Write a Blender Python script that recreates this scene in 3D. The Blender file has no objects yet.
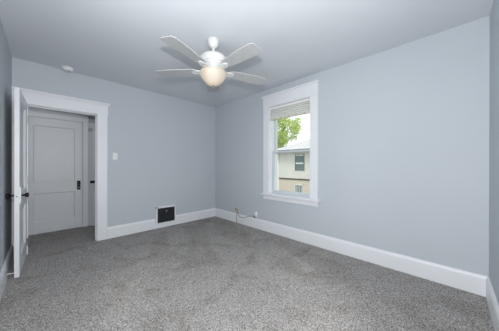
import bpy, bmesh, math, random
import numpy as np
from mathutils import Vector, Matrix
random.seed(4); PI = math.pi
sc = bpy.context.scene; COL = sc.collection

# ---------------------------------------------------------------- camera
H, L, W = 2.6, 4.27, 3.185            # ceiling height, room depth (y), room width (x); far corner at the origin
cam = bpy.data.cameras.new('camera'); camo = bpy.data.objects.new('camera', cam); COL.objects.link(camo)
cam.sensor_width = 36; cam.lens = 204.19 / 499 * 36; cam.clip_start = .02; cam.clip_end = 300
yaw, pitch, roll = .7808, -.0007, .0021
f = Vector((math.cos(yaw), math.sin(yaw), math.sin(pitch))).normalized()
r = Vector((math.sin(yaw), -math.cos(yaw), 0)); u = r.cross(f)
r2 = r * math.cos(roll) + u * math.sin(roll); u2 = -r * math.sin(roll) + u * math.cos(roll)
M = Matrix((r2, u2, -f)).transposed().to_4x4(); M.translation = (-2.8976, -4.0250, 1.2129)
camo.matrix_world = M; sc.camera = camo

# ---------------------------------------------------------------- light
sc.view_settings.view_transform = 'Standard'; sc.view_settings.look = 'None'
sc.view_settings.gamma = 1; sc.view_settings.use_curve_mapping = False
sc.view_settings.exposure = -0.1
wd = bpy.data.worlds.new('sky'); sc.world = wd; wd.use_nodes = True
wd.node_tree.nodes['Background'].inputs[0].default_value = (.93, .97, 1, 1)
wd.node_tree.nodes['Background'].inputs[1].default_value = 1.6
sun = bpy.data.lights.new('sun', 'SUN'); sun.energy = 1.2; sun.angle = .2; sun.color = (1, .95, .88)
so = bpy.data.objects.new('sun', sun); COL.objects.link(so); so.rotation_euler = (math.radians(35), math.radians(-38), 0)
def point(name, loc, e, rad, col=(1, 1, 1)):
    l = bpy.data.lights.new(name, 'POINT'); l.energy = e; l.shadow_soft_size = rad; l.color = col
    o = bpy.data.objects.new(name, l); COL.objects.link(o); o.location = loc; return o
def area(name, loc, d, sx, sy, e, col=(1, 1, 1)):
    l = bpy.data.lights.new(name, 'AREA'); l.shape = 'RECTANGLE'; l.size = sx; l.size_y = sy; l.energy = e; l.color = col
    o = bpy.data.objects.new(name, l); COL.objects.link(o); o.location = loc
    o.rotation_euler = Vector(d).to_track_quat('-Z', 'Y').to_euler(); return o
fl = bpy.data.lights.new('camera_flash', 'SPOT'); fl.energy = 165; fl.shadow_soft_size = .03; fl.spot_size = math.radians(134); fl.spot_blend = .25
fo_ = bpy.data.objects.new('camera_flash', fl); COL.objects.link(fo_); fo_.location = (-2.91, -4.02, 1.50)      # the flash whose shadows show above the fan
fo_.rotation_euler = Vector((.71, .70, .04)).to_track_quat('-Z', 'Y').to_euler()
area('added_fill_near', (-2.3, -4.62, 1.55), (0, 1, .12), 1.2, 1.5, 32, (.98, .99, 1))  # unseen fill light added outside the near wall for ambient brightness
area('added_fill_left', (-3.5, -2.75, 1.55), (1, 0, .12), 1.1, 1.5, 25, (.98, .99, 1))  # unseen fill light added outside the left wall, brightens the right wall
point('hall_fill_light', (-2.9, .45, 2.45), 2.1, .08, (.97, .98, 1))  # unseen point light added to brighten the hall

# ---------------------------------------------------------------- materials
def mat(name, col, rough=.5, metal=0, noise=0, nscale=8, bump=0, bscale=200, emit=None, estr=0, spec=.5):
    m = bpy.data.materials.new(name); m.use_nodes = True; nt = m.node_tree; b = nt.nodes['Principled BSDF']
    b.inputs['Base Color'].default_value = (*col, 1); b.inputs['Roughness'].default_value = rough
    b.inputs['Metallic'].default_value = metal; b.inputs['Specular IOR Level'].default_value = spec
    tc = nt.nodes.new('ShaderNodeTexCoord')
    if noise:
        n = nt.nodes.new('ShaderNodeTexNoise'); n.inputs['Scale'].default_value = nscale; n.inputs['Detail'].default_value = 4
        nt.links.new(tc.outputs['Object'], n.inputs['Vector'])
        c = nt.nodes.new('ShaderNodeValToRGB'); c.color_ramp.elements[0].position = .3; c.color_ramp.elements[1].position = .7
        c.color_ramp.elements[0].color = (*[v * (1 - noise) for v in col], 1); c.color_ramp.elements[1].color = (*[min(1, v * (1 + noise)) for v in col], 1)
        nt.links.new(n.outputs[0], c.inputs[0]); nt.links.new(c.outputs[0], b.inputs['Base Color'])
    if bump:
        n = nt.nodes.new('ShaderNodeTexNoise'); n.inputs['Scale'].default_value = bscale; n.inputs['Detail'].default_value = 2
        nt.links.new(tc.outputs['Object'], n.inputs['Vector'])
        bp = nt.nodes.new('ShaderNodeBump'); bp.inputs['Strength'].default_value = bump; bp.inputs['Distance'].default_value = .002
        nt.links.new(n.outputs[0], bp.inputs['Height']); nt.links.new(bp.outputs[0], b.inputs['Normal'])
    if emit:
        b.inputs['Emission Color'].default_value = (*emit, 1); b.inputs['Emission Strength'].default_value = estr
    return m
WALL = mat('blue_grey_wall_paint', (.52, .556, .596), .7, noise=.012, nscale=1.5, bump=.15, bscale=160, spec=.25)
CEIL = mat('pale_ceiling_paint', (.69, .72, .76), .8, noise=.01, nscale=1.2, bump=.1, bscale=120, spec=.2)
TRIM = mat('white_gloss_trim_paint', (.785, .80, .83), .38, noise=.01, nscale=5)
DOORM = mat('white_door_paint', (.735, .755, .785), .4, noise=.015, nscale=4)
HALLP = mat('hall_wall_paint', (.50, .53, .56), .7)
BLACKM = mat('dark_bronze_knob', (.018, .017, .018), .35, metal=.6, noise=.2, nscale=60)
BLACKV = mat('black_vent_metal', (.05, .055, .065), .45, metal=.2, noise=.2, nscale=40)
DARKIN = mat('vent_dark_inside', (.012, .012, .014), .9)
STEEL = mat('brushed_metal', (.55, .55, .56), .3, metal=1, noise=.06, nscale=50)
PLAST = mat('white_plastic', (.80, .81, .82), .4, noise=.01)
IVORY = mat('beige_plastic', (.62, .57, .50), .5, noise=.05, nscale=60)
BROWN = mat('brown_wire_insulation', (.22, .11, .07), .5, noise=.1)
GREYC = mat('grey_cable_jacket', (.16, .17, .17), .5, noise=.05)
FANW = mat('white_fan_enamel', (.68, .685, .685), .35, noise=.01)
BLADE = mat('whitewashed_blade', (.47, .48, .485), .5, noise=.05, nscale=14)
BOWL = mat('frosted_glass_bowl', (.70, .66, .60), .35, noise=.03, nscale=16)
nt = BOWL.node_tree; tl = nt.nodes.new('ShaderNodeBsdfTranslucent'); tl.inputs[0].default_value = (.9, .84, .76, 1)
mx = nt.nodes.new('ShaderNodeMixShader'); mx.inputs[0].default_value = .45; nt.links.new(nt.nodes['Principled BSDF'].outputs[0], mx.inputs[1])
nt.links.new(tl.outputs[0], mx.inputs[2]); nt.links.new(mx.outputs[0], nt.nodes['Material Output'].inputs[0])
BULB = mat('lit_bulb_glass', (.9, .85, .75), .5, emit=(1, .90, .77), estr=4.5)
BLINDM = mat('white_blind_slat', (.86, .86, .84), .5, noise=.01)
RAILM = mat('cream_blind_rail', (.78, .74, .64), .5, noise=.02)
TAPE = mat('brown_blind_cord', (.25, .18, .12), .8, noise=.05)
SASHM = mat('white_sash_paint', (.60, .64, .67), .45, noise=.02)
STUCCO = mat('cream_stucco', (.69, .67, .62), .9, noise=.03, nscale=3, bump=.3, bscale=30)
FLASH = mat('brown_belt_board', (.10, .085, .07), .7, noise=.1)
SOFFIT = mat('green_grey_gutter', (.17, .20, .19), .6, noise=.05)
WGLASS = mat('dark_window_glass', (.13, .17, .17), .15, noise=.1)
SHINGLE_C = (.60, .60, .60)
CORNERB = mat('white_corner_board', (.80, .79, .74), .6, noise=.02)
GRASS = mat('grass', (.10, .16, .05), .9, noise=.3, nscale=2)
BARK = mat('bark', (.12, .09, .06), .9, noise=.3, nscale=10)

def carpet():
    m = bpy.data.materials.new('grey_frieze_carpet'); m.use_nodes = True; nt = m.node_tree; b = nt.nodes['Principled BSDF']
    b.inputs['Roughness'].default_value = .95; b.inputs['Specular IOR Level'].default_value = .1
    b.inputs['Sheen Weight'].default_value = .15
    tc = nt.nodes.new('ShaderNodeTexCoord')
    def nz(s, d, dist=0):
        n = nt.nodes.new('ShaderNodeTexNoise'); n.inputs['Scale'].default_value = s; n.inputs['Detail'].default_value = d
        n.inputs['Distortion'].default_value = dist
        nt.links.new(tc.outputs['Object'], n.inputs['Vector']); return n
    fine = nz(120, 3, .4); r1 = nt.nodes.new('ShaderNodeValToRGB')
    e = r1.color_ramp.elements; e[0].position = .36; e[0].color = (.112, .102, .096, 1); e[1].position = .63; e[1].color = (.47, .45, .44, 1)
    nt.links.new(fine.outputs[0], r1.inputs[0])
    big = nz(3.0, 3, .8); r2 = nt.nodes.new('ShaderNodeValToRGB')
    e = r2.color_ramp.elements; e[0].position = .36; e[0].color = (.80, .79, .77, 1); e[1].position = .50; e[1].color = (1, 1, 1, 1)
    nt.links.new(big.outputs[0], r2.inputs[0])
    mx = nt.nodes.new('ShaderNodeMix'); mx.data_type = 'RGBA'; mx.blend_type = 'MULTIPLY'; mx.inputs[0].default_value = 1
    nt.links.new(r1.outputs[0], mx.inputs[6]); nt.links.new(r2.outputs[0], mx.inputs[7]); 
    an = nt.nodes.new('ShaderNodeAttribute'); an.attribute_name = 'dark_wedge'
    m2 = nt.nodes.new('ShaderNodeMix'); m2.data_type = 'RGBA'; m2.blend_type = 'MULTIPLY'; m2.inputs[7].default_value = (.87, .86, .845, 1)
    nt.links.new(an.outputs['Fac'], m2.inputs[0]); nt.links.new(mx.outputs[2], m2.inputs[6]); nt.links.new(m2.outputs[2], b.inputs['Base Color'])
    bp = nt.nodes.new('ShaderNodeBump'); bp.inputs['Strength'].default_value = .6; bp.inputs['Distance'].default_value = .006
    nt.links.new(fine.outputs[0], bp.inputs['Height']); nt.links.new(bp.outputs[0], b.inputs['Normal'])
    return m
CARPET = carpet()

def brick_mat(name, c1, c2, mortar, scale, bw, rh):
    m = bpy.data.materials.new(name); m.use_nodes = True; nt = m.node_tree; b = nt.nodes['Principled BSDF']
    b.inputs['Roughness'].default_value = .9
    tc = nt.nodes.new('ShaderNodeTexCoord'); mp = nt.nodes.new('ShaderNodeMapping')
    mp.inputs['Rotation'].default_value = (0, PI / 2, 0) if name.startswith('tan') else (0, 0, 0)
    sx = nt.nodes.new('ShaderNodeSeparateXYZ'); cx = nt.nodes.new('ShaderNodeCombineXYZ')
    nt.links.new(tc.outputs['Object'], sx.inputs[0])
    nt.links.new(sx.outputs[1], cx.inputs[0]); nt.links.new(sx.outputs[2 if name.startswith('tan') else 0], cx.inputs[1])
    br = nt.nodes.new('ShaderNodeTexBrick'); br.inputs['Scale'].default_value = scale
    br.inputs['Color1'].default_value = (*c1, 1); br.inputs['Color2'].default_value = (*c2, 1); br.inputs['Mortar'].default_value = (*mortar, 1)
    br.inputs['Brick Width'].default_value = bw; br.inputs['Row Height'].default_value = rh; br.inputs['Mortar Size'].default_value = .012
    nt.links.new(cx.outputs[0], br.inputs['Vector']); nt.links.new(br.outputs[0], b.inputs['Base Color']); return m
BRICK = brick_mat('tan_brick', (.66, .50, .41), (.60, .55, .44), (.66, .63, .56), 1, .24, .08)
SHINGLE = brick_mat('light_grey_shingles', (.66, .66, .66), (.58, .58, .59), (.42, .42, .42), 1, .35, .2)

def glass_mat():
    m = bpy.data.materials.new('window_pane_glass'); m.use_nodes = True; nt = m.node_tree; nt.nodes.clear()
    o = nt.nodes.new('ShaderNodeOutputMaterial'); t = nt.nodes.new('ShaderNodeBsdfTransparent'); g = nt.nodes.new('ShaderNodeBsdfGlossy')
    g.inputs['Roughness'].default_value = .02; t.inputs[0].default_value = (.97, .985, .98, 1)
    mx = nt.nodes.new('ShaderNodeMixShader'); mx.inputs[0].default_value = .05
    nt.links.new(t.outputs[0], mx.inputs[1]); nt.links.new(g.outputs[0], mx.inputs[2]); nt.links.new(mx.outputs[0], o.inputs[0]); return m
GLASS = glass_mat()
def leaf_mat():
    m = bpy.data.materials.new('yellow_green_leaves'); m.use_nodes = True; nt = m.node_tree; b = nt.nodes['Principled BSDF']
    tc = nt.nodes.new('ShaderNodeTexCoord'); n = nt.nodes.new('ShaderNodeTexNoise'); n.inputs['Scale'].default_value = 1.6; n.inputs['Detail'].default_value = 5
    c = nt.nodes.new('ShaderNodeValToRGB'); e = c.color_ramp.elements
    e[0].position = .35; e[0].color = (.38, .50, .11, 1); e[1].position = .65; e[1].color = (.74, .82, .32, 1)
    nt.links.new(tc.outputs['Object'], n.inputs['Vector']); nt.links.new(n.outputs[0], c.inputs[0]); nt.links.new(c.outputs[0], b.inputs['Base Color'])
    tr = nt.nodes.new('ShaderNodeBsdfTranslucent'); nt.links.new(c.outputs[0], tr.inputs[0])
    mx = nt.nodes.new('ShaderNodeMixShader'); mx.inputs[0].default_value = .45
    nt.links.new(b.outputs[0], mx.inputs[1]); nt.links.new(tr.outputs[0], mx.inputs[2])
    nt.links.new(mx.outputs[0], nt.nodes['Material Output'].inputs[0]); return m
LEAF = leaf_mat()

# ---------------------------------------------------------------- helpers
class MB:
    def __init__(s): s.bm = bmesh.new()
    def box(s, x0, x1, y0, y1, z0, z1, bev=0, mtx=None):
        t = bmesh.new(); bmesh.ops.create_cube(t, size=1)
        for v in t.verts: v.co = Vector(((x0 + x1) / 2 + v.co.x * (x1 - x0), (y0 + y1) / 2 + v.co.y * (y1 - y0), (z0 + z1) / 2 + v.co.z * (z1 - z0)))
        if bev: bmesh.ops.bevel(t, geom=list(t.edges), offset=bev, segments=2, affect='EDGES', profile=.5)
        return s.add(t, mtx)
    def add(s, t, mtx=None):
        if mtx is not None: bmesh.ops.transform(t, matrix=mtx, verts=t.verts)
        me = bpy.data.meshes.new('t'); t.to_mesh(me); t.free(); s.bm.from_mesh(me); bpy.data.meshes.remove(me); return s
    def lathe(s, prof, loc=(0, 0, 0), rot=None, n=32):      # prof [(r,z)] about local z
        t = bmesh.new(); rings = []
        for (rr, z) in prof:
            if rr < 1e-5: rings.append([t.verts.new((0, 0, z))])
            else: rings.append([t.verts.new((rr * math.cos(2 * PI * k / n), rr * math.sin(2 * PI * k / n), z)) for k in range(n)])
        for a, b in zip(rings, rings[1:]):
            for k in range(n):
                k2 = (k + 1) % n
                if len(a) == 1 and len(b) == 1: continue
                if len(a) == 1: t.faces.new((a[0], b[k], b[k2]))
                elif len(b) == 1: t.faces.new((a[k], b[0], a[k2]))
                else: t.faces.new((a[k], b[k], b[k2], a[k2]))
        if len(rings[0]) > 1: t.faces.new(rings[0])
        if len(rings[-1]) > 1: t.faces.new(rings[-1])
        bmesh.ops.recalc_face_normals(t, faces=t.faces)
        m = Matrix.Translation(loc)
        if rot is not None: m = m @ Vector(rot).to_track_quat('Z', 'Y').to_matrix().to_4x4()
        return s.add(t, m)
    def tube(s, pts, rad, n=10):
        t = bmesh.new(); rings = []; pts = [Vector(p) for p in pts]
        for i, p in enumerate(pts):
            d = (pts[min(i + 1, len(pts) - 1)] - pts[max(i - 1, 0)]).normalized()
            a = d.cross(Vector((.3, .2, 1))).normalized(); b = d.cross(a)
            rings.append([t.verts.new(p + rad * (a * math.cos(2 * PI * k / n) + b * math.sin(2 * PI * k / n))) for k in range(n)])
        for a, b in zip(rings, rings[1:]):
            for k in range(n): t.faces.new((a[k], a[(k + 1) % n], b[(k + 1) % n], b[k]))
        t.faces.new(rings[0]); t.faces.new(rings[-1]); bmesh.ops.recalc_face_normals(t, faces=t.faces)
        return s.add(t)
    def prism(s, prof, axis, a, b, mtx=None):     # prof [(p,q)] swept along 'x' (p=y,q=z) or 'y' (p=x,q=z) or 'z' (p=x,q=y)
        t = bmesh.new()
        f_ = {'x': lambda p, q, c: (c, p, q), 'y': lambda p, q, c: (p, c, q), 'z': lambda p, q, c: (p, q, c)}[axis]
        A = [t.verts.new(f_(p, q, a)) for p, q in prof]; B = [t.verts.new(f_(p, q, b)) for p, q in prof]
        n = len(prof)
        for k in range(n): t.faces.new((A[k], A[(k + 1) % n], B[(k + 1) % n], B[k]))
        t.faces.new(A); t.faces.new(B); bmesh.ops.recalc_face_normals(t, faces=t.faces)
        return s.add(t, mtx)
    def build(s, name, m, parent=None, smooth=False, kind=None, label=None, cat=None, group=None):
        me = bpy.data.meshes.new(name); s.bm.to_mesh(me); s.bm.free(); me.materials.append(m)
        if smooth:
            me.polygons.foreach_set('use_smooth', [True] * len(me.polygons))
            try: me.set_sharp_from_angle(angle=math.radians(40))
            except Exception: pass
        o = bpy.data.objects.new(name, me); COL.objects.link(o)
        if parent: o.parent = parent
        tag(o, label, cat, group, kind); return o
def tag(o, label=None, cat=None, group=None, kind=None):
    for k, v in (('label', label), ('category', cat), ('group', group), ('kind', kind)):
        if v: o[k] = v
    return o
def empty(name, loc=(0, 0, 0), rz=0, **kw):
    o = bpy.data.objects.new(name, None); COL.objects.link(o); o.location = loc; o.rotation_euler = (0, 0, rz); o.empty_display_size = .1
    return tag(o, **kw)
def wall_mb(axis, c0, c1, a0, a1, z0, z1, holes):
    """solid wall with rectangular holes; axis = direction the wall runs"""
    mb = MB(); xs = sorted({a0, a1, *[h[0] for h in holes], *[h[1] for h in holes]})
    for p, q in zip(xs, xs[1:]):
        hs = [h for h in holes if h[0] <= p + 1e-6 and h[1] >= q - 1e-6]
        segs = [(z0, z1)]
        if hs: segs = [(z0, hs[0][2]), (hs[0][3], z1)]
        for s0, s1 in segs:
            if s1 - s0 > 1e-4:
                if axis == 'x': mb.box(p, q, c0, c1, s0, s1)
                else: mb.box(c0, c1, p, q, s0, s1)
    bmesh.ops.remove_doubles(mb.bm, verts=mb.bm.verts, dist=1e-5); return mb

# ---------------------------------------------------------------- setting
T = .13
DX0, DX1, DH = -3.066, -2.288, 2.030                         # doorway in the back wall
WY0, WY1, WZ0, WZ1 = -2.482, -1.652, .70, 2.275             # window in the right wall
HX0, HX1, HY = -3.75, -1.7, 1.13                            # hall
wall_mb('x', 0, T, HX0, .3, -.02, H, [(DX0, DX1, -.02, DH)]).build('wall_back', WALL, kind='structure', label='pale blue grey wall with the open doorway and floor vent', cat='wall')
wall_mb('y', 0, .24, -L - T, 0, -.02, H, [(WY0, WY1, WZ0, WZ1)]).build('wall_right', WALL, kind='structure', label='long pale blue grey wall with the window', cat='wall')
wall_mb('y', -W - T, -W, -L - T, 0, -.02, H, [(-3.25, -2.35, .75, 2.25)]).build('wall_left', WALL, kind='structure', label='pale blue grey side wall behind the open white door', cat='wall')
wall_mb('x', -L - T, -L, -W, 0, -.02, H, [(-2.85, -1.75, .75, 2.25)]).build('wall_near', WALL, kind='structure', label='pale blue grey wall at the right edge of the photo', cat='wall')
MB().box(HX0 - .1, .24, -L - T, HY + .25, H, H + .12).build('ceiling', CEIL, kind='structure', label='pale grey painted ceiling above the fan', cat='ceiling')
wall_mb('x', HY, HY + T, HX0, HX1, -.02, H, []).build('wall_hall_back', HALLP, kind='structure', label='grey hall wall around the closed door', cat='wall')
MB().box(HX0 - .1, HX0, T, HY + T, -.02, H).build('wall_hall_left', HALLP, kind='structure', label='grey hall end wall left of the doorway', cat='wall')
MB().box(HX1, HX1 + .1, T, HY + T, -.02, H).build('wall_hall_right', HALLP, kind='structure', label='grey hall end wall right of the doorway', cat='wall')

def carpet_mesh():
    x0, x1, y0, y1, s = HX0 - .1, .05, -L - T, HY + T, .009
    nx, ny = int((x1 - x0) / s), int((y1 - y0) / s); rng = np.random.default_rng(3)
    X, Y = np.meshgrid(np.linspace(x0, x1, nx), np.linspace(y0, y1, ny))
    Z = rng.normal(0, .0022, X.shape)
    g = rng.normal(0, 1, (ny // 4 + 3, nx // 4 + 3)); gy, gx = np.arange(ny) / 4, np.arange(nx) / 4
    iy, ix = gy.astype(int), gx.astype(int); fy, fx = (gy - iy)[:, None], (gx - ix)[None, :]
    G = (g[np.ix_(iy, ix)] * (1 - fy) * (1 - fx) + g[np.ix_(iy + 1, ix)] * fy * (1 - fx) + g[np.ix_(iy, ix + 1)] * (1 - fy) * fx + g[np.ix_(iy + 1, ix + 1)] * fy * fx)
    Z = np.clip(Z + G * .0018, -.008, .005)
    X = X + rng.uniform(-.003, .003, X.shape); Y = Y + rng.uniform(-.003, .003, Y.shape)
    co = np.stack([X, Y, Z - .003], -1).reshape(-1, 3)
    i = np.arange(nx * ny).reshape(ny, nx)
    q = np.stack([i[:-1, :-1], i[:-1, 1:], i[1:, 1:], i[1:, :-1]], -1).reshape(-1, 4)
    me = bpy.data.meshes.new('floor'); me.vertices.add(len(co)); me.vertices.foreach_set('co', co.ravel().astype(np.float32))
    me.loops.add(q.size); me.loops.foreach_set('vertex_index', q.ravel().astype(np.int32))
    me.polygons.add(len(q)); me.polygons.foreach_set('loop_start', np.arange(0, q.size, 4, dtype=np.int32))
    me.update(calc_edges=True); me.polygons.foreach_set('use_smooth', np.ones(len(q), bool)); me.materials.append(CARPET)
    # wedges where the carpet colour is darker, with softened edges
    dark_wedge = np.zeros(len(co), np.float32); px, py = co[:, 0], co[:, 1]
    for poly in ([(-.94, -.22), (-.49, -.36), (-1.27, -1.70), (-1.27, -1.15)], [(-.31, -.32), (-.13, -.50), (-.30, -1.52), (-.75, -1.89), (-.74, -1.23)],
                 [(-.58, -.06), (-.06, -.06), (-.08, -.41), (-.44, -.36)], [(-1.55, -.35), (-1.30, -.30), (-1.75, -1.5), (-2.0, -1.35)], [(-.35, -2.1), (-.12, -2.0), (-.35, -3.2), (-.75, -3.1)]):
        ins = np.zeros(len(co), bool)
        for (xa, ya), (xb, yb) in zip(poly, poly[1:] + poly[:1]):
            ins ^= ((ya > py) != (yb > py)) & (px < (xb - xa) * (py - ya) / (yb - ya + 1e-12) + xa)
        dark_wedge[ins] = 1
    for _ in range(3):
        g2 = dark_wedge.reshape(ny, nx); g2 = (g2 + np.roll(g2, 1, 0) + np.roll(g2, -1, 0) + np.roll(g2, 1, 1) + np.roll(g2, -1, 1)) / 5; dark_wedge = g2.ravel()
    at = me.attributes.new('dark_wedge', 'FLOAT', 'POINT'); at.data.foreach_set('value', np.ascontiguousarray(dark_wedge, dtype=np.float32))
    o = bpy.data.objects.new('floor', me); COL.objects.link(o); tag(o, 'mottled grey brown carpet covering the room floor', 'floor', None, 'structure')
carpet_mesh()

BBH = .19
def bb_prof(s=1, o=0):      # thickness direction sign s, offset o
    return [(o, 0), (o + s * .019, 0), (o + s * .019, BBH - .035), (o + s * .0165, BBH - .022), (o + s * .012, BBH - .012), (o + s * .010, BBH), (o, BBH)]
BB = dict(kind='structure', cat='baseboard')
mb = MB(); mb.prism(bb_prof(-1), 'x', -2.158, -1.392); mb.prism(bb_prof(-1), 'x', -.990, 0)
mb.prism([(0, 0), (-.019, 0), (-.019, .085), (0, .085)], 'x', -1.392, -.990)
mb.build('baseboard_back', TRIM, label='tall white baseboard under the light switch wall', **BB)
MB().prism(bb_prof(-1), 'y', -L, 0).build('baseboard_right', TRIM, label='long tall white baseboard below the window', **BB)
MB().prism(bb_prof(1, -W), 'y', -L, -.0).build('baseboard_left', TRIM, label='white baseboard behind the open door', **BB)
MB().prism(bb_prof(1, -L), 'x', -W + .02, -.02).build('baseboard_near', TRIM, label='white baseboard at the right edge of the photo', **BB)

# door casing (room side) with capped header, jambs and stops
mb = MB()
mb.box(-3.184, DX0 + .006, -.022, 0, 0, DH, .003); mb.box(DX1 - .006, -2.160, -.022, 0, 0, DH, .003)
mb.box(-3.184, -2.152, -.026, 0, DH - .006, 2.168, .003)
mb.box(-3.184, -2.144, -.036, 0, 2.166, 2.180, .004); mb.prism([(0, 2.178), (-.040, 2.178), (-.056, 2.200), (-.056, 2.212), (0, 2.212)], 'x', -3.184, -2.128)
mb.box(DX0, DX0 + .012, 0, T, 0, DH); mb.box(DX1 - .012, DX1, 0, T, 0, DH); mb.box(DX0, DX1, 0, T, DH - .012, DH)
mb.box(DX0 + .012, DX0 + .022, .045, .075, 0, DH - .01); mb.box(DX1 - .022, DX1 - .012, .045, .075, 0, DH - .01); mb.box(DX0, DX1, .045, .075, DH - .024, DH - .01)
mb.box(DX1 - .006, -2.19, T, T + .02, 0, DH + .1); mb.box(-3.17, DX0 + .006, T, T + .02, 0, DH + .1); mb.box(-3.17, -2.19, T, T + .021, DH - .006, DH + .12)
mb.build('trim_1', TRIM, kind='structure', label='white door casing with capped header around the doorway', cat='door casing')

# ---------------------------------------------------------------- doors
def door_slab(w, h, t, panels, m, parent, stile=.115, rec=.012):
    """door in local x 0..w, y -t/2..t/2, z 0..h; panels [(z0,z1)] recessed on both faces"""
    mb = MB(); z = 0
    mb.box(0, stile, -t / 2, t / 2, 0, h, .0015); mb.box(w - stile, w, -t / 2, t / 2, 0, h, .0015)
    for (a, b) in panels + [(h, h)]:
        mb.box(stile, w - stile, -t / 2, t / 2, z, a); z = b
    for (a, b) in panels:
        mb.box(stile, w - stile, -t / 2 + rec, t / 2 - rec, a, b)
        for s in (-1, 1):                                    # sloped moulding round each panel
            y0, y1 = s * (t / 2 - .001), s * (t / 2 - rec); k = .014
            mb.prism([(y0, a), (y1, a + k), (y1, a)], 'x', stile, w - stile); mb.prism([(y0, b), (y1, b - k), (y1, b)], 'x', stile, w - stile)
            mb.prism([(stile, y0), (stile + k, y1), (stile, y1)], 'z', a, b); mb.prism([(w - stile, y0), (w - stile - k, y1), (w - stile, y1)], 'z', a, b)
            k2 = .045                                        # raised bead inside the moulding
            for (p0, p1, q0, q1) in ((stile + k2, w - stile - k2, a + k2, a + k2 + .008), (stile + k2, w - stile - k2, b - k2 - .008, b - k2),
                                     (stile + k2, stile + k2 + .008, a + k2, b - k2), (w - stile - k2 - .008, w - stile - k2, a + k2, b - k2)):
                mb.box(p0, p1, min(y1, y1 + s * .003), max(y1, y1 + s * .003), q0, q1)
    return mb.build('slab', m, parent)
def knob(parent, x, y, z, s, plate=None):
    """knob on the face at y pointing s*y"""
    k = MB(); k.lathe([(0, .018), (.010, .018), (.010, .030), (.017, .036), (.0255, .044), (.0275, .052), (.024, .061), (.014, .066), (0, .067)], (x, y, z), (0, s, 0), 28)
    k.lathe([(.009, 0), (.009, .03)], (x, y, z), (0, s, 0), 16)
    ko = k.build('door_knob', BLACKM, parent, True, label='dark bronze round knob')
    p = MB()
    if plate: p.box(x - plate[0] / 2, x + plate[0] / 2, min(y, y + s * .006), max(y, y + s * .006), z - plate[1] + .055, z + .055, .002)
    else: p.lathe([(0, 0), (.027, 0), (.027, .003), (.020, .008), (0, .008)], (x, y, z), (0, s, 0), 28)
    p.build('knob_plate', BLACKM, ko, not plate)
# open room door, hinged at the left jamb and swung against the left wall
th = math.atan2(-.72, -.026)
d1 = empty('door_1', (-3.072, -.030, .009), th, kind='structure', label='open white panelled door seen edge on at the left', cat='door')
door_slab(.70, 2.03, .038, [(.21, .72), (.90, 1.91)], DOORM, d1, .105, .017)
knob(d1, .635, .019, .87, 1); knob(d1, .635, -.019, .87, -1)
MB().box(.6995, .7012, -.013, .013, .80, .94, .0005).build('latch_plate', DOORM, d1)
MB().box(.645, .6985, .018, .030, .79, .965, .002).build('lock_plate', TRIM, d1)
MB().lathe([(0, 0), (.006, 0), (.006, .006), (0, .008)], (.701, 0, .865), (1, 0, 0), 14).build('latch_bolt', BLACKM, d1)
for z in (.18, 1.0, 1.80):
    h = MB(); h.lathe([(.0065, -.045), (.0065, .045)], (-.004, .024, z), n=12); h.lathe([(.004, .045), (.0075, .048), (0, .054)], (-.004, .024, z), n=12); h.box(0, .03, .0185, .0205, z - .042, z + .042)
    h.build('hinge', STEEL, d1, True)

# closed hall door
d2 = empty('door_2', (-3.135, HY - .012, .012), 0, kind='structure', label='closed white two panel door across the hall', cat='door')
door_slab(.775, 2.03, .036, [(.20, .70), (.90, 1.89)], DOORM, d2, .112)
knob(d2, .718, -.018, .845, -1, (.052, .175))
MB().lathe([(0, 0), (.007, 0), (.007, .004), (0, .005)], (.718, -.024, .765), (0, -1, 0), 14).build('keyhole', STEEL, d2)
mb = MB(); mb.box(-3.26, -3.145, HY - .022, HY, 0, 2.05, .003); mb.box(-2.352, -2.268, HY - .03, HY, 0, 2.05, .003)
mb.box(-3.26, -2.268, HY - .026, HY, 2.05, 2.20, .003); mb.box(-3.28, -2.255, HY - .05, HY, 2.20, 2.23, .004)
mb.build('trim_2', TRIM, kind='structure', label='grey white casing around the closed hall door', cat='door casing')
# hall door standing ajar at the right
d3 = empty('door_3', (-2.262, HY - .02, .012), math.radians(-53), kind='structure', label='shaded hall door standing ajar behind the right jamb', cat='door')
door_slab(.70, 2.03, .036, [(.20, .70), (.90, 1.89)], DOORM, d3)
knob(d3, .13, -.018, .87, -1)
h = MB(); h.box(.01, .10, -.024, -.017, 1.86, 1.93, .002); h.lathe([(.006, -.045), (.006, .045)], (.05, -.028, 1.90), n=12)
h.build('hinge', STEEL, d3)

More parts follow.
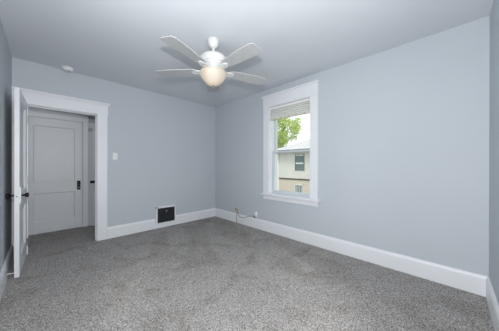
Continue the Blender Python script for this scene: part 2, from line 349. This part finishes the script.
# ---------------------------------------------------------------- windows
def window(name, label, mtx, w=.83, z0=WZ0, z1=WZ1, depth=.24, cas=.12, hd=.175):
    """local x = along the wall (0..w), local -y = into the room, y=0 wall face, z up"""
    root = empty(name, kind='structure', label=label, cat='window' if label else None); root.matrix_world = mtx
    c = MB()
    c.box(-cas, .004, -.021, 0, z0 - .01, z1, .003); c.box(w - .004, w + cas, -.021, 0, z0 - .01, z1, .003)
    c.box(-cas - .003, w + cas + .003, -.026, 0, z1 - .004, z1 + hd, .003)
    c.prism([(0, z1 + hd), (-.030, z1 + hd), (-.050, z1 + hd + .020), (-.050, z1 + hd + .032), (0, z1 + hd + .032)], 'x', -cas - .025, w + cas + .025)
    c.build('window_casing', TRIM, root)
    s = MB(); s.box(-cas - .035, w + cas + .035, -.062, .0, z0 - .030, z0, .006); s.box(0.001, w - .001, -.01, .06, z0 - .030, z0 - .001)
    s.build('window_stool', TRIM, root)
    a = MB(); a.box(-cas, w + cas, -.020, 0, z0 - .105, z0 - .028, .004); a.build('window_apron', TRIM, root)
    j = MB(); j.box(0, .012, 0, depth, z0, z1); j.box(w - .012, w, 0, depth, z0, z1); j.box(0, w, 0, depth, z1 - .012, z1); j.box(0, w, 0, depth + .03, z0 - .03, z0 + .004)
    for x in (.012, w - .024): j.box(x, x + .012, .055, .068, z0, z1); j.box(x, x + .012, .112, .122, z0, z1)
    j.build('window_jamb', TRIM, root)
    mid = z0 + .752
    def sash(nm, y, a, b, top, bot):
        o = MB(); x0, x1 = .014, w - .014; st = .042
        o.box(x0, x0 + st, y, y + .034, a, b, .003); o.box(x1 - st, x1, y, y + .034, a, b, .003)
        o.box(x0 + st, x1 - st, y, y + .034, b - top, b, .003); o.box(x0 + st, x1 - st, y, y + .034, a, a + bot, .003)
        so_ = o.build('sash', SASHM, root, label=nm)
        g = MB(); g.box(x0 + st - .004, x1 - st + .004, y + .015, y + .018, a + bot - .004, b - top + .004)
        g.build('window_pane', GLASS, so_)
    sash('lower sash', .072, z0 + .004, mid + .018, .032, .062); sash('upper sash', .124, mid - .016, z1 - .012, .05, .030)
    l = MB(); l.box(w / 2 - .025, w / 2 + .025, .076, .100, mid + .018, mid + .026, .002); l.lathe([(.010, 0), (.010, .012), (0, .014)], (w / 2, .088, mid + .026), n=14)
    l.build('sash_lock', STEEL, root, True)
    return root
window('window_1', 'white framed window showing a neighbouring house and tree', Matrix.Translation((0, WY1, 0)) @ Matrix.Rotation(-PI / 2, 4, 'Z'))
window('added_window_2', None, Matrix.Translation((-W, -3.25, 0)) @ Matrix.Rotation(PI / 2, 4, 'Z'), w=.9, z0=.75, z1=2.25, depth=T, cas=.1, hd=.15)  # unseen window added to let the left fill light in
window('added_window_3', None, Matrix.Translation((-1.75, -L, 0)) @ Matrix.Rotation(PI, 4, 'Z'), w=1.1, z0=.75, z1=2.25, depth=T, cas=.1, hd=.15)  # unseen window added behind the camera for the near fill light
# raised blind in the window
bl = empty('window_blind', (.03, (WY0 + WY1) / 2, 2.035), label='white slatted blind raised to the top of the window', cat='blind')
hw = (WY1 - WY0) / 2 - .018
MB().box(-.025, .028, -hw, hw, .185, .222, .003).build('head_rail', BLINDM, bl)
for k in range(5):
    z = .032 + k * .0330; s = MB()
    s.prism([(-.027, z + .006), (-.026, z - .005), (.025, z - .011), (.027, z - .002), (.0, z + .006)], 'y', -hw, hw)
    s.build('slat', BLINDM, bl)
MB().box(-.025, .025, -hw, hw, 0, .022, .004).build('bottom_rail', RAILM, bl)
for y in (-.30, -.15, 0, .15, .30):
    MB().box(-.0285, -.0255, y - .008, y + .008, .004, .016).build('cord_plug', TAPE, bl)

# ---------------------------------------------------------------- ceiling fan
FX, FY = -1.569, -2.140
fan = empty('ceiling_fan', (FX, FY, 2.6), label='white five blade ceiling fan with a glowing frosted glass bowl', cat='ceiling fan')
MB().lathe([(0, 0), (.062, 0), (.064, -.012), (.060, -.035), (.050, -.062), (.036, -.082), (.022, -.090), (0, -.090)]).build('canopy', FANW, fan, True)
MB().lathe([(.0125, -.085), (.0125, -.16)]).lathe([(.012, -.135), (.024, -.140), (.026, -.155), (.03, -.16)]).build('downrod', FANW, fan, True)
MB().lathe([(0, -.148), (.035, -.150), (.092, -.163), (.132, -.187), (.152, -.215), (.158, -.250), (.152, -.270), (.134, -.280), (.134, -.294), (.112, -.305), (.10, -.315), (0, -.315)], n=48).build('motor_housing', FANW, fan, True)
MB().lathe([(0, -.312), (.088, -.312), (.092, -.318), (.092, -.332), (.118, -.340), (.124, -.350), (.124, -.358), (0, -.358)], n=48).build('light_fitter', FANW, fan, True)
ZB = -.345
bp = [(.144, ZB - .012), (.146, ZB - .018), (.143, ZB - .036), (.132, ZB - .064), (.114, ZB - .096), (.090, ZB - .124), (.062, ZB - .146), (.032, ZB - .158), (.0, ZB - .161)]
t = MB(); t.lathe(bp, n=56)
bmesh.ops.delete(t.bm, geom=[f_ for f_ in t.bm.faces if len(f_.verts) > 10], context='FACES')     # the bowl is open at the top
bo = t.build('light_bowl', BOWL, fan, True, label='glowing frosted glass bowl')
sm = bo.modifiers.new('thickness', 'SOLIDIFY'); sm.thickness = .004; sm.offset = -1
for a in (.6, 2.7, 4.8):
    MB().lathe([(0, 0), (.012, 0), (.014, -.012), (.020, -.030), (.022, -.044), (.016, -.058), (0, -.064)], (.045 * math.cos(a), .045 * math.sin(a), -.358), n=16).build('bulb', BULB, fan, True)
MB().lathe([(0, ZB - .158), (.016, ZB - .159), (.018, ZB - .164), (.009, ZB - .170), (.010, ZB - .178), (.006, ZB - .186), (0, ZB - .190)], n=20).build('finial', STEEL, fan, True, label='small metal finial under the bowl')
def blade_mesh():
    n = 26; r0, r1 = .185, .660; t = bmesh.new(); up = []; ed = []
    for i in range(n + 1):
        s = i / n; x = r0 + (r1 - r0) * s
        w = .056 + .026 * min(1, s * 1.6) ** .8
        e = r1 - x; w2 = w
        if e < .05: w2 = w * (1 - .30 * (1 - e / .05) ** 3)
        if s < .06: w2 *= .8 + .2 * s / .06
        ed.append((x, w2))
    pts = [(x, w) for x, w in ed] + [(x, -w) for x, w in reversed(ed)]
    A = [t.verts.new((x, y, .003)) for x, y in pts]; B = [t.verts.new((x, y, -.003)) for x, y in pts]
    t.faces.new(A); t.faces.new(list(reversed(B)))
    for k in range(len(pts)): k2 = (k + 1) % len(pts); t.faces.new((A[k], B[k], B[k2], A[k2]))
    bmesh.ops.recalc_face_normals(t, faces=t.faces); return t
def bracket_mesh():
    m = MB()
    m.box(.085, .17, -.017, .017, -.010, -.003, .003); m.lathe([(0, -.011), (.030, -.011), (.034, -.008), (.034, -.004), (0, -.004)], (.185, 0, 0), n=24)
    for s in (-1, 1):
        m.tube([(.12, s * .012, -.007), (.15, s * .030, -.008), (.18, s * .037, -.008), (.215, s * .032, -.008), (.236, s * .016, -.008), (.240, 0, -.008)], .005, 8)
        m.lathe([(0, -.012), (.006, -.011), (.007, -.004)], (.212, s * .018, 0), n=10)
    m.lathe([(0, -.012), (.006, -.011), (.007, -.004)], (.228, 0, 0), n=10)
    return m
blades = []
for k in range(5):
    a = math.radians(-89 + 72 * k)
    Mx = Matrix.Translation((0, 0, -.334)) @ Matrix.Rotation(a, 4, 'Z') @ Matrix.Rotation(math.radians((-4, -9, -6, 0, -9)[k]), 4, 'X')
    if k == 0:
        t = MB(); t.add(blade_mesh()); b = t.build('blade', BLADE, fan); b.matrix_local = Mx
        br = bracket_mesh().build('blade_bracket', FANW, b, True)
        b0, br0 = b, br
    else:
        b = b0.copy(); COL.objects.link(b); b.parent = fan; b.matrix_local = Mx
        br = br0.copy(); COL.objects.link(br); br.parent = b

# ---------------------------------------------------------------- small fittings
sd = empty('smoke_detector', (-2.657, -.125, 2.6), label='round white smoke detector on the ceiling above the doorway', cat='smoke detector')
MB().lathe([(0, 0), (.070, 0), (.071, -.008), (.066, -.014), (0, -.014)], n=40).build('mounting_base', PLAST, sd, True)
m = MB(); m.lathe([(.060, -.013), (.063, -.022), (.058, -.034), (.044, -.043), (.020, -.047), (0, -.047)], n=40); m.build('cover', PLAST, sd, True)
MB().lathe([(0, -.046), (.011, -.046), (.010, -.050), (0, -.051)], (.02, -.012, 0), n=16).build('test_button', GREYC, sd, True)

ls = empty('light_switch', (-2.050, 0, 1.361), label='white light switch plate on the wall right of the doorway', cat='light switch')
MB().box(-.035, .035, -.006, 0, -.058, .058, .0025).build('cover_plate', PLAST, ls)
t = MB(); t.box(-.006, .006, -.016, -.004, -.004, .016, .002, Matrix.Rotation(math.radians(-15), 4, 'X')); t.box(-.008, .008, -.0075, -.004, -.013, .013); t.build('toggle', PLAST, ls)
for z in (-.030, .030):
    MB().lathe([(0, 0), (.0035, 0), (.003, .0012), (0, .0014)], (0, -.006, z), (0, -1, 0), 12).build('screw', STEEL, ls, True)

vt = empty('air_vent', (-1.191, 0, .085), label='black floor register in a white frame on the back wall', cat='air vent')
VW, VH = .197, .325
fm = MB(); fm.box(-VW, VW, -.030, 0, VH - .032, VH, .004); fm.box(-VW, -VW + .030, -.030, 0, 0, VH, .004); fm.box(VW - .022, VW, -.030, 0, 0, VH, .004); fm.box(-VW, VW, -.030, 0, 0, .010, .003)
fm.build('vent_frame', TRIM, vt, label='white painted frame')
MB().box(-VW + .028, VW - .02, -.010, -.002, .008, VH - .03).build('vent_back', DARKIN, vt)
g = MB()
for i in range(12):
    x = -VW + .040 + i * (2 * VW - .075) / 11; g.box(x - .003, x + .003, -.026, -.012, .012, VH - .034)
for j in range(9):
    z = .026 + j * (VH - .075) / 8; g.box(-VW + .03, VW - .022, -.024, -.014, z - .003, z + .003)
g.build('grille', BLACKV, vt, label='black metal grille')
lv = MB(); lv.lathe([(0, 0), (.010, 0), (.012, .008), (.008, .014), (0, .015)], (.005, -.026, VH - .085), (0, -1, 0), 16); lv.box(-.003, .013, -.032, -.024, VH - .125, VH - .08, .001)
lv.build('damper_lever', STEEL, vt, True, label='small metal lever')

# cable jack with loose wires above the baseboard
cj = empty('cable_jack', (0, -.815, .262), label='beige cable jack with loose brown wires, nearer the corner', cat='cable jack')
MB().box(-.022, 0, -.052, .052, -.028, .040, .005).build('jack_box', IVORY, cj)
MB().lathe([(.011, 0), (.011, .006), (.006, .006), (.006, .022), (0, .022)], (-.022, -.012, .004), (-1, 0, 0), 14).build('connector', STEEL, cj, True)
for k, (a, b) in enumerate(((.03, .05), (.01, .058), (-.03, .05))):
    MB().tube([(-.022, a, .0), (-.040, a + .004, .02), (-.038, a + .012, b), (-.024, a + .022, b - .02), (-.018, a + .02, .0)], .0035, 8).build('loose_wire', BROWN, cj, True)
cb = MB()
cb.tube([(-.030, -.850, .250), (-.040, -.845, .235), (-.036, -.82, .21), (-.030, -.80, .18), (-.030, -.803, .12), (-.030, -.806, .06), (-.030, -.81, .004)], .005, 10)
cb.tube([(-.038, -.832, .215), (-.034, -.87, .165), (-.033, -.95, .140), (-.033, -1.04, .150), (-.030, -1.12, .185), (-.026, -1.19, .212), (-.020, -1.26, .222), (-.016, -1.30, .23)], .005, 10)
cb.build('loose_cable', GREYC, smooth=True, label='thin grey cable drooping over the white baseboard', cat='cable')
pj = empty('phone_jack', (0, -1.345, .268), label='white oval plug on the wall just above the baseboard', cat='plug')
t = MB(); t.lathe([(0, 0), (.036, 0), (.038, .010), (.034, .026), (.022, .036), (0, .040)], (0, 0, 0), (-1, 0, 0), 28)
bmesh.ops.scale(t.bm, vec=(1, .85, 1.45), verts=t.bm.verts); t.build('housing', PLAST, pj, True)
MB().box(-.034, 0, .012, .052, -.070, -.034, .004).build('cable_socket', GREYC, pj, label='dark socket at its foot')

ds = empty('door_stop', (-W + .019, -.665, .045), label='white spring door stop on the baseboard behind the open door', cat='door stop')
t = MB(); pts = [(.006 + .040 * i / 96, .0045 * math.cos(i * PI / 4), .0045 * math.sin(i * PI / 4)) for i in range(97)]; t.tube(pts, .0022, 6)
t.build('spring', PLAST, ds, True)
MB().lathe([(0, 0), (.010, 0), (.010, .004), (.005, .008), (0, .008)], (0, 0, 0), (1, 0, 0), 16).build('stop_base', PLAST, ds, True)
MB().lathe([(0, .044), (.007, .044), (.008, .054), (.006, .060), (0, .060)], (0, 0, 0), (1, 0, 0), 16).build('rubber_tip', PLAST, ds, True)

# ---------------------------------------------------------------- outside the window
GZ = -3.4
MB().box(.35, 60, -30, 40, GZ - .2, GZ).build('ground', GRASS, kind='structure', label='grass outside below the window', cat='ground')
hs = empty('neighbour_house', (9, 3, GZ), label='cream stucco house over tan brick with light grey roof outside the window', cat='house')
HYL, HYR = 5.02, -5.0
def Z(v): return v - GZ
mb = MB(); mb.box(0, 8, HYR - 3, HYL - 3, Z(.32), Z(2.12)); mb.build('upper_wall', STUCCO, hs)
mb = MB(); mb.box(.01, 7.99, HYR - 2.99, HYL - 3.01, 0, Z(.30)); mb.build('brick_wall', BRICK, hs)
mb = MB(); mb.box(-.06, 8.06, HYR - 3.06, HYL - 3.06 + .0, Z(.26), Z(.34), .01); mb.build('belt_board', FLASH, hs)
mb = MB(); mb.box(-.10, .10, HYL - 3.27, HYL - 3, 0, Z(2.1), .02); mb.build('corner_board', CORNERB, hs)
mb = MB(); mb.box(-.50, 8.5, HYR - 3.5, HYL - 2.5, Z(2.12), Z(2.17)); mb.box(-.62, -.50, HYR - 3.6, HYL - 2.4, Z(2.13), Z(2.25), .02)
mb.build('gutter', SOFFIT, hs)
# hip roof
t = bmesh.new(); ex0, ex1, ey0, ey1, ez, rz = -.55, 8.55, HYR - 3.5, HYL - 2.5, Z(2.17), Z(4.0)
v = [t.verts.new(c) for c in ((ex0, ey0, ez), (ex1, ey0, ez), (ex1, ey1, ez), (ex0, ey1, ez), (4, ey0 + 4.5, rz), (4, ey1 - 4.0, rz))]
for fc in ((0, 4, 5, 3), (1, 2, 5, 4), (0, 1, 4), (2, 3, 5), (0, 3, 2, 1)): t.faces.new([v[i] for i in fc])
bmesh.ops.recalc_face_normals(t, faces=t.faces); mb = MB(); mb.add(t); mb.build('roof', SHINGLE, hs)
mb = MB(); mb.box(1.2, 1.35, 1.35, 2.6, Z(2.62), Z(2.70)); mb.build('roof_vent', SOFFIT, hs)
def hwin(y0, y1, z0, z1, bars):
    y0 -= 3; y1 -= 3; z0 = Z(z0); z1 = Z(z1); f_ = MB(); k = .05
    for a in ((y0, y1, z1 - k, z1), (y0, y1, z0, z0 + k), (y0, y0 + k, z0, z1), (y1 - k, y1, z0, z1)): f_.box(-.05, .02, *a)
    if not bars: f_.box(-.05, .02, y0, y1, (z0 + z1) / 2 - .03, (z0 + z1) / 2 + .03)
    else:
        for i in range(1, 5): yy = y0 + (y1 - y0) * i / 5; f_.box(-.05, .02, yy - .012, yy + .012, z0, z1 - .1)
    fo = f_.build('window', CORNERB if bars else SOFFIT, hs)
    MB().box(-.025, .01, y0 + .01, y1 - .01, z0 + .01, z1 - .01).build('pane', WGLASS, fo)
    if not bars: [MB().box(-.04, -.02, y0 + k, y1 - k, a_, b_).build('shade', CORNERB, fo) for a_, b_ in ((z1 - .12, z1 - k), ((z0 + z1) / 2 - .12, (z0 + z1) / 2 - .03))]
hwin(2.76, 3.44, .88, 1.98, False); hwin(2.82, 3.46, -.62, -.05, True)
hwin(-.6, .1, .88, 1.98, False)

tr = empty('tree', (18, 11.6, GZ + .5), label='bright yellow green leafy tree behind the neighbouring house', cat='tree')
mb = MB(); mb.tube([(0, 0, -.5), (.1, 0, 2.5), (0, .1, 5), (-.2, .3, 8)], .22, 12)
for k in range(9):
    a = k * 2.4; z = 4.2 + k * .45; mb.tube([(0, .1, z), (.9 * math.cos(a), .9 * math.sin(a), z + .8), (1.9 * math.cos(a), 1.9 * math.sin(a), z + 1.3)], .06, 8)
mb.build('trunk', BARK, tr, True)
vs, fs = [], []; rnd = random.Random(7)
clumps = [(rnd.uniform(-2.2, 2.2), rnd.uniform(-2.6, 2.6), rnd.uniform(5.6, 11.0)) for _ in range(60)]
clumps = [c for c in clumps if (c[0] / 2.4) ** 2 + (c[1] / 2.7) ** 2 + ((c[2] - 8.3) / 2.9) ** 2 < 1.05]
for cx, cy, cz in clumps:
    for _ in range(210):
        d = Vector((rnd.gauss(0, 1), rnd.gauss(0, 1), rnd.gauss(0, 1))).normalized() * rnd.uniform(.25, .75)
        c = Vector((cx, cy, cz)) + d; n_ = Vector((rnd.gauss(0, 1), rnd.gauss(0, 1), rnd.gauss(0, 1))).normalized()
        a = n_.orthogonal().normalized() * .11; b_ = n_.cross(a).normalized() * .06; i = len(vs)
        vs += [c - a, c - b_, c + a, c + b_]; fs.append((i, i + 1, i + 2, i + 3))
me = bpy.data.meshes.new('foliage'); me.from_pydata(vs, [], fs); me.materials.append(LEAF)
fo = bpy.data.objects.new('foliage', me); COL.objects.link(fo); fo.parent = tr
